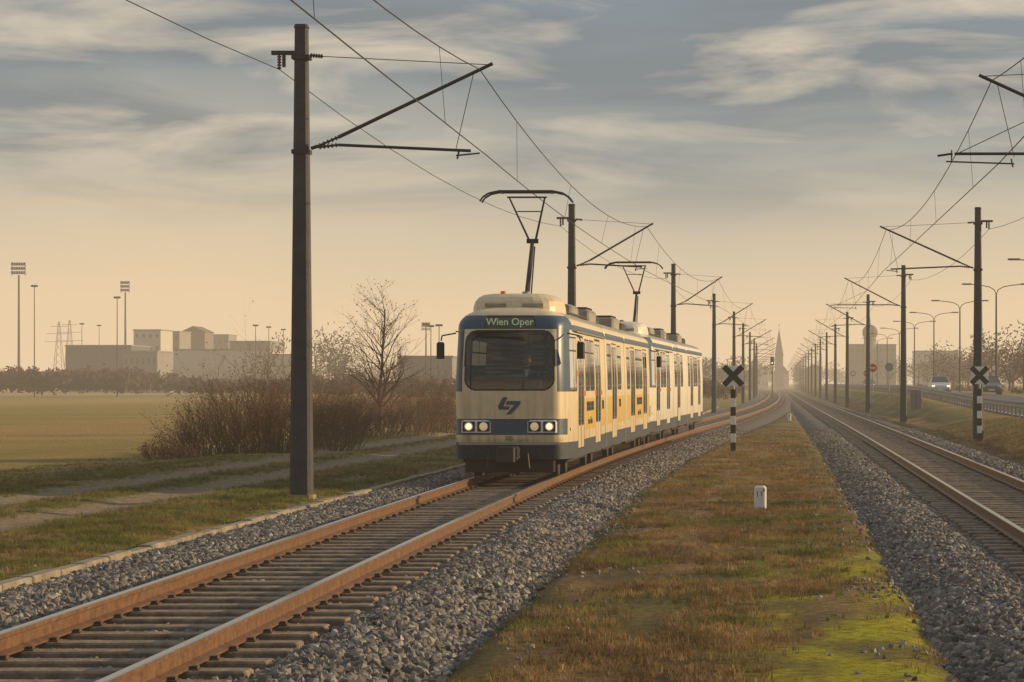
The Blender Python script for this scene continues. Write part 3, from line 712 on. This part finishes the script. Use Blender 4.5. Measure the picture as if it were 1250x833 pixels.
kmstone(-.29,43,'11'); kmstone(.6,144,'11')
def round_sign(x,y,h,kind):
    mb=MB(); zg=gz(x,y); mb.tube((0,0,zg-.2),(0,0,h+.3),.035,.035,'steel',8)
    if kind=='back': mb.tube((0,-.06,h),(0,-.04,h),.33,.33,'steel',24)
    else:
        mb.tube((0,-.06,h),(0,-.04,h),.33,.33,'red',24)
        if kind=='noentry': mb.box((0,-.064,h),(.46,.008,.11),'white')
        else: mb.tube((0,-.066,h),(0,-.061,h),.24,.24,'white',24)
    mb.obj('traffic_sign',loc=(x,y,0))
round_sign(7.4,208,3.0,'noentry'); round_sign(8.6,206,3.05,'back'); round_sign(19.8,243,3.2,'ring'); round_sign(9.3,330,3.0,'ring'); round_sign(9.0,270,2.8,'noentry')
mb=MB(); mb.tube((0,0,-.4),(0,0,4.6),.07,.06,'pole',8); mb.bbox((0,-.1,4.6),(.5,.25,1.1),'blk',.08)
mb.tube((0,-.22,4.35),(0,-.25,4.35),.1,.1,'lamp',12); mb.tube((0,-.22,4.85),(0,-.25,4.85),.1,.1,'display',12); mb.box((0,-.09,3.7),(.35,.05,.35),'white')
mb.obj('railway_signal',loc=(-.75,335,0))
mb=MB(); mb.bbox((0,0,1.0),(.7,.45,1.2),'bgrey',.03); mb.box((0,-.23,1.0),(.03,.01,.9),'dsteel'); mb.obj('trackside_cabinet',loc=(8.3,160,-.2))

# ------------------------------------------------------------ street lamps
def lamp(x,y,h,arms,z0=0):
    mb=MB(); zb=z0-.3
    mb.tube((0,0,zb),(0,0,h-.8),.11,.07,'pole',8)
    for s in arms:
        pts=[(0,0,h-.8),(s*.15,0,h-.35),(s*.6,0,h-.08),(s*1.3,0,h+.06),(s*2.3,0,h+.16)]
        mb.path(pts,.04,'pole',6); mb.bbox((s*2.6,0,h+.18),(.9,.26,.12),'pole',.04); mb.box((s*2.6,0,h+.112),(.7,.2,.02),'lampoff')
    mb.obj('street_lamp',loc=(x,y,0))
for i in range(8): lamp(19.3,188+47*i,10.4,(-1,1),.8)
def px(p,y): return (p-950)*y/F
def pz(q,y): return 1.8-(q-468)*y/F
def post_lamp(x,y,h):
    mb=MB(); mb.tube((0,0,-.4),(0,0,h),.11,.06,'pole',8); mb.bbox((0,0,h+.1),(1.1,.4,.3),'pole',.08); mb.box((0,0,h-.06),(.9,.3,.04),'lampoff'); mb.obj('street_lamp',loc=(x,y,0))
for p,q,y in((42,350,430),(143,364,430),(100,396,600),(121,398,640),(312,398,520),(328,400,560),(346,403,600),(520,397,380),(526,399,420),(536,398,400)): 
    post_lamp(px(p,y),y,pz(q,y))
def flood(p,q,y,w):
    mb=MB(); h=pz(q,y); x=px(p,y); mb.tube((0,0,-.5),(0,0,h),.35,.2,'pole',10)
    for r in range(3):
        mb.box((0,-.2,h+.3+r*1.0),(w,.15,.12),'dsteel')
        for k in range(6): mb.bbox(((k-2.5)*w/6,-.5,h+.55+r*1.0),(w/6*.75,.4,.7),'dsteel',.05)
    for u in(-w/2.2,w/2.2): mb.box((u,-.2,h+1.4),(.12,.12,3.2),'dsteel')
    mb.obj('floodlight_mast',loc=(x,y,0))
flood(23,336,620,3.4); flood(153,357,700,2.4); flood(520,404,900,3.0)
def pylon(p,q,y):
    mb=MB(); h=pz(q,y); x=px(p,y); w=2.4
    for sx in(-1,1):
        for sy in(-1,1): mb.tube((sx*w,sy*w,0),(sx*.25,sy*.25,h),.22,.12,'steel',4)
    n=9
    for i in range(n):
        a=i/n; b2=(i+1)/n; wa=lerp(w,.25,a); wb=lerp(w,.25,b2)
        mb.tube((-wa,-wa,h*a),(wb,-wb,h*b2),.08,.08,'steel',4); mb.tube((wa,-wa,h*a),(-wb,-wb,h*b2),.08,.08,'steel',4)
    for zz,l2 in((.7,6),(.82,5),(.93,3.5)):
        mb.tube((-l2,0,h*zz),(l2,0,h*zz),.15,.15,'steel',4)
    mb.obj('power_pylon',loc=(x,y,-.3))
pylon(72,392,1100); pylon(85,390,1150); pylon(1000,402,1500)

# ------------------------------------------------------------ buildings
def building(name,p0,p1,q,y,dep,wall,floors,cols,gable=False,roofk='roof',win=True):
    x0,x1=px(p0,y),px(p1,y); h=pz(q,y); w=x1-x0; e=empty(name,((x0+x1)/2,y,-.35)); mb=MB(); 
    mb.box((0,dep/2,h/2),(w,dep,h),wall); mb.obj('walls',loc=e.location,parent=e); mb=MB()
    if gable:
        rh=w*.25; mb.poly([(-w/2-.3,-.3,h),(w/2+.3,-.3,h),(0,-.3,h+rh)],roofk,(0,dep+.6,0))
    else:
        mb.box((0,dep/2,h+.15),(w+.3,dep+.3,.3),'bgrey')
    mb.obj('roof',loc=e.location,parent=e)
    if win:
        mb=MB(); fh=h/floors
        for f in range(floors):
            for c in range(cols):
                xx=-w/2+w*(c+.5)/cols; mb.box((xx,.02,fh*(f+.55)),(w/cols*.36,.1,fh*.32),'bwin')
        mb.obj('windows',loc=e.location,parent=e)
building('apartment_building',163,196,402,700,14,'bwhite',5,4); building('apartment_building',197,219,404,720,14,'bgrey',5,3)
building('office_building',221,250,404,760,12,'bbrown',4,4,True); building('office_building',251,279,408,800,12,'bgrey',4,4)
building('warehouse',213,330,426,640,20,'bwhite',2,8,win=False); building('warehouse',280,330,416,680,20,'bgrey',2,5,win=False); building('warehouse',330,360,432,600,20,'bwhite',2,3); building('sports_hall',80,160,421,650,20,'bblue',2,12)
building('sports_hall',150,192,428,600,16,'bgrey',2,6)
building('warehouse',486,552,434,420,16,'bgrey',2,8,win=False); building('warehouse',1036,1094,420,850,20,'bgrey',4,8); building('apartment_building',1118,1170,428,800,20,'bwhite',4,7)
building('brick_house',985,1003,448,900,12,'bbrown',2,3,True); building('brick_house',925,938,450,1000,12,'bwhite',2,3,True)
mb=MB(); mb.tube((0,0,0),(0,0,18),2.2,2.0,'bgrey',12); mb.ell((0,0,18),(2.5,2.5,2.6),'roof'); mb.tube((0,0,20),(0,0,23),.3,.05,'roof',6); mb.obj('domed_tower',loc=(px(1062,850),850,0))
e=empty('church',(px(951,1100),1100,-.3)); mb=MB(); sc=1100/F
tw=11*sc; th=40*sc
mb.box((0,0,th/2),(tw*.9,tw*.9,th),'bbrown'); mb.box((0,-tw*.46,th*.8),(tw*.25,.1,th*.15),'bwin'); mb.obj('tower',loc=e.location,parent=e)
mb=MB(); r=tw*.5; h2=th+33*sc; mb.add([(-r,-r,th),(r,-r,th),(r,r,th),(-r,r,th),(0,0,h2)],[(0,1,4),(1,2,4),(2,3,4),(3,0,4),(3,2,1,0)],'roof'); mb.tube((0,0,h2-.3),(0,0,h2+2),.12,.12,'dsteel',4); mb.box((0,0,h2+1.4),(.9,.15,.15),'dsteel'); mb.obj('spire',loc=e.location,parent=e)
mb=MB(); mb.box((tw*.2,tw*2,th*.22),(tw*1.8,tw*3,th*.44),'bwhite'); mb.poly([(-tw*.75,tw*.5,th*.44),(tw*1.15,tw*.5,th*.44),(tw*.2,tw*.5,th*.8)],'roof',(0,tw*3,0)); mb.obj('nave',loc=e.location,parent=e)

# ------------------------------------------------------------ vegetation
def grow(mb,p,d,ln,r,depth,rr,kb,leafk,nl,seg=3,spread=.9,kids=4,ls=.05,up=.15):
    for i in range(seg):
        d=(d+Vector((rr.gauss(0,.13),rr.gauss(0,.13),rr.gauss(0,.07)+up*.3))).normalized(); q=p+d*ln/seg; r2=r*(.8 if seg>1 else .5)
        mb.tube(p,q,r,r2,kb,5 if r>.02 else 3,False)
        if depth>0 and (i>0 or r<.05):
            for k in range(max(1,kids//seg+ (1 if rr.random()<.5 else 0))):
                ax=Vector((rr.gauss(0,1),rr.gauss(0,1),rr.gauss(0,.5))).normalized()
                grow(mb,q,(d+ax*spread).normalized(),ln*rr.uniform(.45,.7),r2*.55,depth-1,rr,kb,leafk,nl,max(2,seg-1),spread,kids,ls,up)
        if depth<=1 and leafk and nl>0:
            for k in range(nl if nl>=1 else (1 if rr.random()<nl else 0)):
                c=q+Vector((rr.gauss(0,.05),rr.gauss(0,.05),rr.gauss(0,.05))); a=Vector((rr.gauss(0,1),rr.gauss(0,1),rr.gauss(0,1))).normalized()*ls*rr.uniform(.5,1.2); b2=a.orthogonal().normalized()*ls*.5
                mb.add([c-a*.5,c+b2,c+a*.5,c-b2],[(0,1,2,3)],leafk)
        p=q; r=r2
def tree(x,y,h,seed,leaf=True,nl=3):
    rr=random.Random(seed); mb=MB()
    p=Vector((0,0,-.2)); d=Vector((.04,0,1)); r=h*.019; n=9
    for i in range(n):
        q=p+d*h*.88/n; mb.tube(p,q,r,r*.86,'bark',7,False)
        if i>=1:
            for k in range(4):
                a=rr.uniform(0,6.283); el=rr.uniform(.7,1.4); fr=(i/n)
                dd=Vector((math.cos(a),math.sin(a),el)).normalized(); ln=h*.34*(1-.55*fr)*rr.uniform(.7,1.15)
                grow(mb,p.lerp(q,rr.random()),dd,ln,r*.5,2,rr,'bark','leaf' if leaf else None,nl,3,.75,4,.07)
        p=q; r*=.86; d=(d+Vector((rr.gauss(0,.06),rr.gauss(0,.06),.05))).normalized()
    mb.obj('bare_tree',loc=(x,y,gz(x,y)))
tree(px(463,112),112,6.2,5,True,.35)
def bush(pts,seed,name='bare_bush'):
    x0,y0=pts[0][0],pts[0][1]; rr=random.Random(seed); mb=MB()
    for (x,y,h,w) in pts:
        zg=gz(x,y)
        for k in range(int(42*w)):
            a=rr.uniform(0,6.283); r0=w*.5*rr.random()**.5
            p=Vector((x-x0+r0*math.cos(a),y-y0+r0*math.sin(a),zg-.05)); lean=rr.uniform(.05,.75)*(r0/(w*.5)+.3)
            d=Vector((math.cos(a)*lean,math.sin(a)*lean,1)).normalized()
            grow(mb,p,d,h*.76*rr.uniform(.55,1.0)*(1.1-.4*r0/(w*.5)),.014,2,rr,'twig','leaf',.25,3,.55,4,.045,.06)
    mb.obj(name,loc=(x0,y0,0))
bush([(-15.9,74,1.7,1.6),(-15.1,74.5,2.5,1.8),(-14.4,74.2,2.7,1.9),(-13.8,74.8,2.5,1.5)],1)
bush([(-13.4,79,2.1,1.5),(-13.6,82,2.0,1.6)],2)
bush([(-15.8,96,2.3,1.8),(-15.0,99,2.1,1.6),(-14.0,102,2.1,1.8)],3)
bush([(-13.4,106,2.3,1.6),(-13.0,112,2.5,1.8),(-14.4,108,2.3,1.8)],4)
bush([(-12.7,120,2.7,2.0)],8)
bush([(-16.9,73,.7,.9),(-16.4,72.6,.6,.8)],5,'cut_brush_pile')
def veg_mass(name,items,k,trunk=True,seed=1,nf=500,fs_=.35):
    rr=random.Random(seed); mb=MB()
    for (x,y,w,h) in items:
        if trunk: mb.tube((x,y,-.5),(x,y,h*.55),.2,.08,'bark',5,False)
        lob=[(rr.gauss(0,.28)*w,rr.gauss(0,.28)*w,h*rr.uniform(.35,.85),rr.uniform(.2,.42)*min(w,h)) for _ in range(7)]
        if trunk:
            for l2 in lob: mb.tube((x,y,h*.3),(x+l2[0],y+l2[1],l2[2]),.08,.03,'bark',4,False)
        for i in range(nf):
            l2=rr.choice(lob); v=Vector((rr.gauss(0,1),rr.gauss(0,1),rr.gauss(0,1))).normalized()*l2[3]*rr.uniform(.3,1.1)
            c=Vector((x+l2[0],y+l2[1],l2[2]))+v
            if c.z<-.2: c.z=abs(c.z)
            a=Vector((rr.gauss(0,1),rr.gauss(0,1),rr.gauss(0,1))).normalized()*fs_*rr.uniform(.4,1.2); b2=a.orthogonal().normalized()*fs_*.35
            mb.add([c-a,c+b2,c+a,c-b2],[(0,1,2,3)],k)
    mb.obj(name)
rr=random.Random(99)
veg_mass('hedge_row',[(px(p,430)+rr.uniform(-1,1),430+rr.uniform(-6,6),5.5,(3.9 if p<150 else lerp(3.9,2.3,S(150,260,p)))*rr.uniform(.85,1.03)) for p in range(-60,560,8)],'hedge',False,2,480,.5)
veg_mass('hedge_row',[(px(p,300),300+rr.uniform(-8,8),5,2.4*rr.uniform(.7,1.2)) for p in range(330,560,16)],'hedge',False,12,260,.4)
veg_mass('distant_trees',[(px(p,750)+rr.uniform(-3,3),750+rr.uniform(-30,60),9,rr.uniform(5,9)) for p in list(range(-40,60,22))+list(range(330,560,14))],'farveg',True,3,260,.5)
veg_mass('distant_trees',[(px(p,500),500+rr.uniform(-20,20),8,rr.uniform(9,13)) for p in (385,395,405,418,428,340)],'farveg',True,13,300,.4)
veg_mass('distant_trees',[(px(p,1250)+rr.uniform(-4,4),1250+rr.uniform(-60,200),16,rr.uniform(8,13)) for p in range(820,1260,9)],'farveg',True,4,200,1.0)
veg_mass('distant_trees',[(px(p,620)+rr.uniform(-3,3),620+rr.uniform(-60,60),9,rr.uniform(6,9)) for p in list(range(850,915,12))],'farveg',True,14,300,.5)
veg_mass('roadside_trees',[(25+rr.uniform(0,22),y+rr.uniform(-5,5),6.5,rr.uniform(6,9.5)) for y in range(250,640,9)],'farveg',True,5,420,.3)
veg_mass('trackside_shrubs',[(cL(y)-5-rr.uniform(0,3),y,2.5,rr.uniform(1.2,2.6)) for y in range(180,500,11)],'hedge',False,6,260,.2)
veg_mass('trackside_shrubs',[(21.5+rr.uniform(0,2),y,2.2,rr.uniform(1.0,1.8)) for y in range(150,420,7)],'hedge',False,7,200,.18)

# ------------------------------------------------------------ cars
def car(x,y,paint,lit):
    z0=zr(y)+.005; e=empty('car',(x,y,z0)); mb=MB()
    st=[(0,.45,.62,.70),(.08,.28,.72,.82),(.5,.22,.84,.88),(1.15,.22,.98,.90),(1.9,.22,1.0,.9),(3.3,.22,1.02,.9),(4.0,.25,1.03,.88),(4.25,.35,.95,.80)]
    vs=[]
    for t,zb,zt,w in st: vs+=[(-w*.92,t,zb),(-w,t,lerp(zb,zt,.4)),(-w*.97,t,zt-.06),(-w*.85,t,zt),(w*.85,t,zt),(w*.97,t,zt-.06),(w,t,lerp(zb,zt,.4)),(w*.92,t,zb)]
    fs=[(j*8+i,j*8+(i+1)%8,(j+1)*8+(i+1)%8,(j+1)*8+i) for j in range(len(st)-1) for i in range(8)]+[tuple(range(8)),tuple(reversed(range(len(st)*8-8,len(st)*8)))]
    mb.add(vs,fs,paint); mb.obj('body',loc=e.location,parent=e,smooth=False); mb=MB()
    lo=[(-.78,1.1,.97),(.78,1.1,.97),(.78,4.0,1.0),(-.78,4.0,1.0)]; hi=[(-.60,1.95,1.45),(.60,1.95,1.45),(.60,3.4,1.46),(-.60,3.4,1.46)]
    mb.add(lo+hi,[(0,1,5,4),(1,2,6,5),(2,3,7,6),(3,0,4,7)],'bwin'); mb.add([(p[0]*1.02,p[1],p[2]+.005) for p in hi]+[(p[0]*.9,p[1],p[2]+.04) for p in hi],[(4,5,6,7),(0,1,5,4),(1,2,6,5),(2,3,7,6),(3,0,4,7)],paint)
    for s in(-1,1): mb.tube((s*.79,1.08,.98),(s*.615,1.95,1.455),.03,.03,paint,5); mb.tube((s*.79,4.0,1.0),(s*.61,3.4,1.46),.04,.04,paint,5); mb.box((s*.98,1.35,1.03),(.16,.1,.12),paint)
    mb.obj('cabin',loc=e.location,parent=e); mb=MB()
    for s in(-1,1):
        for t in(.8,3.4): mb.tube((s*.68,t,.31),(s*.9,t,.31),.31,.31,'tyre',18); mb.tube((s*.9,t,.31),(s*.905,t,.31),.18,.18,'steel',12)
        mb.bbox((s*.62,.06,.66),(.26,.12,.12),'lamp' if lit else 'lampoff',.03)
    mb.box((0,.04,.5),(.8,.06,.14),'blk'); mb.box((0,-.0,.38),(.5,.03,.1),'white'); mb.obj('wheels_and_lights',loc=e.location,parent=e)
car(13.6,222,'carw',True); car(17.2,214,'card',False); car(13.4,390,'card',True)

# ------------------------------------------------------------ haze (absorbing volume over the land; its emission stands in for scattered light)
hz=MB(); hz.box((0,1480,9),(5000,3100,34),'white'); ho=hz.obj('haze')
vm_=bpy.data.materials.new('haze_glow'); vm_.use_nodes=True; nt=vm_.node_tree; nt.nodes.clear()
try: vm_.cycles.homogeneous_volume=True; vm_.cycles.emission_sampling='NONE'
except Exception: pass
o_=nt.nodes.new('ShaderNodeOutputMaterial'); ab=nt.nodes.new('ShaderNodeVolumeAbsorption'); em=nt.nodes.new('ShaderNodeEmission'); ad=nt.nodes.new('ShaderNodeAddShader')
DN=.0005; ab.inputs['Color'].default_value=(0,0,0,1); ab.inputs['Density'].default_value=DN
em.inputs['Color'].default_value=(.84,.63,.40,1); em.inputs['Strength'].default_value=DN
nt.links.new(ab.outputs[0],ad.inputs[0]); nt.links.new(em.outputs[0],ad.inputs[1]); nt.links.new(ad.outputs[0],o_.inputs['Volume'])
ho.data.materials.clear(); ho.data.materials.append(vm_)

# ------------------------------------------------------------ sky, sun
SUN=Vector((.92,.30,.25)).normalized()
w=bpy.data.worlds.new('World'); scene.world=w; w.use_nodes=True; nt=w.node_tree; nt.nodes.clear()
out=nt.nodes.new('ShaderNodeOutputWorld'); mx=nt.nodes.new('ShaderNodeMixShader'); b1=nt.nodes.new('ShaderNodeBackground'); b2=nt.nodes.new('ShaderNodeBackground')
sk=nt.nodes.new('ShaderNodeTexSky'); sk.sky_type='NISHITA'; sk.sun_disc=False; sk.sun_elevation=math.asin(SUN.z); sk.sun_rotation=math.atan2(SUN.x,SUN.y); sk.dust_density=3
b1.inputs['Strength'].default_value=.08; nt.links.new(sk.outputs[0],b1.inputs[0])
tc=nt.nodes.new('ShaderNodeTexCoord'); sp=nt.nodes.new('ShaderNodeSeparateXYZ'); nt.links.new(tc.outputs['Generated'],sp.inputs[0])
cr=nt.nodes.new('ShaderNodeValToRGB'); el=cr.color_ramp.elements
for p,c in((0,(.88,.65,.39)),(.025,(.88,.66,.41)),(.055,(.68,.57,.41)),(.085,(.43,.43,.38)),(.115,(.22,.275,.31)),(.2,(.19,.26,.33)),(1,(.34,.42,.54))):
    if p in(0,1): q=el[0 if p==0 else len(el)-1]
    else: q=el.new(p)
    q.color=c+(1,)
nw=nt.nodes.new('ShaderNodeTexNoise'); nw.inputs['Scale'].default_value=5; nw.inputs['Detail'].default_value=3; nt.links.new(tc.outputs['Generated'],nw.inputs[0])
wz=nt.nodes.new('ShaderNodeMath'); wz.operation='MULTIPLY_ADD'; wz.inputs[1].default_value=.05; nt.links.new(nw.outputs['Fac'],wz.inputs[0]); nt.links.new(sp.outputs[2],wz.inputs[2])
wz2=nt.nodes.new('ShaderNodeMath'); wz2.operation='SUBTRACT'; wz2.inputs[1].default_value=.025; nt.links.new(wz.outputs[0],wz2.inputs[0])
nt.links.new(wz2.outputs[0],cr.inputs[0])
def clouds(scale,locv,a,b_,za,zb,amt,col,prev,rot=4):
    mp=nt.nodes.new('ShaderNodeMapping'); mp.inputs['Scale'].default_value=scale; mp.inputs['Rotation'].default_value=(0,math.radians(rot),0); mp.inputs['Location'].default_value=locv; nt.links.new(tc.outputs['Generated'],mp.inputs[0])
    nz=nt.nodes.new('ShaderNodeTexNoise'); nz.inputs['Scale'].default_value=1.0; nz.inputs['Detail'].default_value=7; nz.inputs['Roughness'].default_value=.52; nz.inputs['Distortion'].default_value=.5; nt.links.new(mp.outputs[0],nz.inputs[0])
    r2=nt.nodes.new('ShaderNodeMapRange'); r2.inputs['From Min'].default_value=a; r2.inputs['From Max'].default_value=b_; nt.links.new(nz.outputs['Fac'],r2.inputs[0])
    r3=nt.nodes.new('ShaderNodeMapRange'); r3.inputs['From Min'].default_value=za; r3.inputs['From Max'].default_value=zb; r3.inputs['To Max'].default_value=amt; nt.links.new(sp.outputs[2],r3.inputs[0])
    mu=nt.nodes.new('ShaderNodeMath'); mu.operation='MULTIPLY'; nt.links.new(r2.outputs[0],mu.inputs[0]); nt.links.new(r3.outputs[0],mu.inputs[1])
    mc=nt.nodes.new('ShaderNodeMix'); mc.data_type='RGBA'; nt.links.new(mu.outputs[0],mc.inputs['Factor']); nt.links.new(prev,mc.inputs['A']); mc.inputs['B'].default_value=col+(1,)
    return mc.outputs['Result']
s1=clouds((6,6,40),(3.1,.4,5.2),.44,.58,.055,.09,.8,(.185,.225,.255),cr.outputs[0],2)
s2=clouds((9,9,48),(1.3,.4,2.2),.47,.64,.05,.09,.85,(.72,.62,.48),s1,4)
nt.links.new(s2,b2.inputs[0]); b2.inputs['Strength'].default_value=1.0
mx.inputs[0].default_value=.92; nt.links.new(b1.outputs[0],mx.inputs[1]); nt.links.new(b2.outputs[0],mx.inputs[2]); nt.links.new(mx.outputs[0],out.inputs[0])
sl=bpy.data.lights.new('sun','SUN'); sl.energy=5.0; sl.angle=math.radians(.7); sl.color=(1,.72,.40); so=bpy.data.objects.new('sun',sl); so.rotation_euler=SUN.to_track_quat('Z','Y').to_euler(); so.location=(50,-20,30); scene.collection.objects.link(so)
scene.view_settings.view_transform='Standard'; scene.view_settings.look='None'; scene.view_settings.exposure=0
cd=bpy.data.cameras.new('camera'); cd.sensor_width=36; cd.lens=F/1250*36; cd.shift_x=-.26; cd.shift_y=.0412; cd.clip_end=8000; cd.clip_start=.1
co=bpy.data.objects.new('camera',cd); co.location=(0,0,1.8); co.rotation_euler=(math.radians(90),0,0); scene.collection.objects.link(co); scene.camera=co
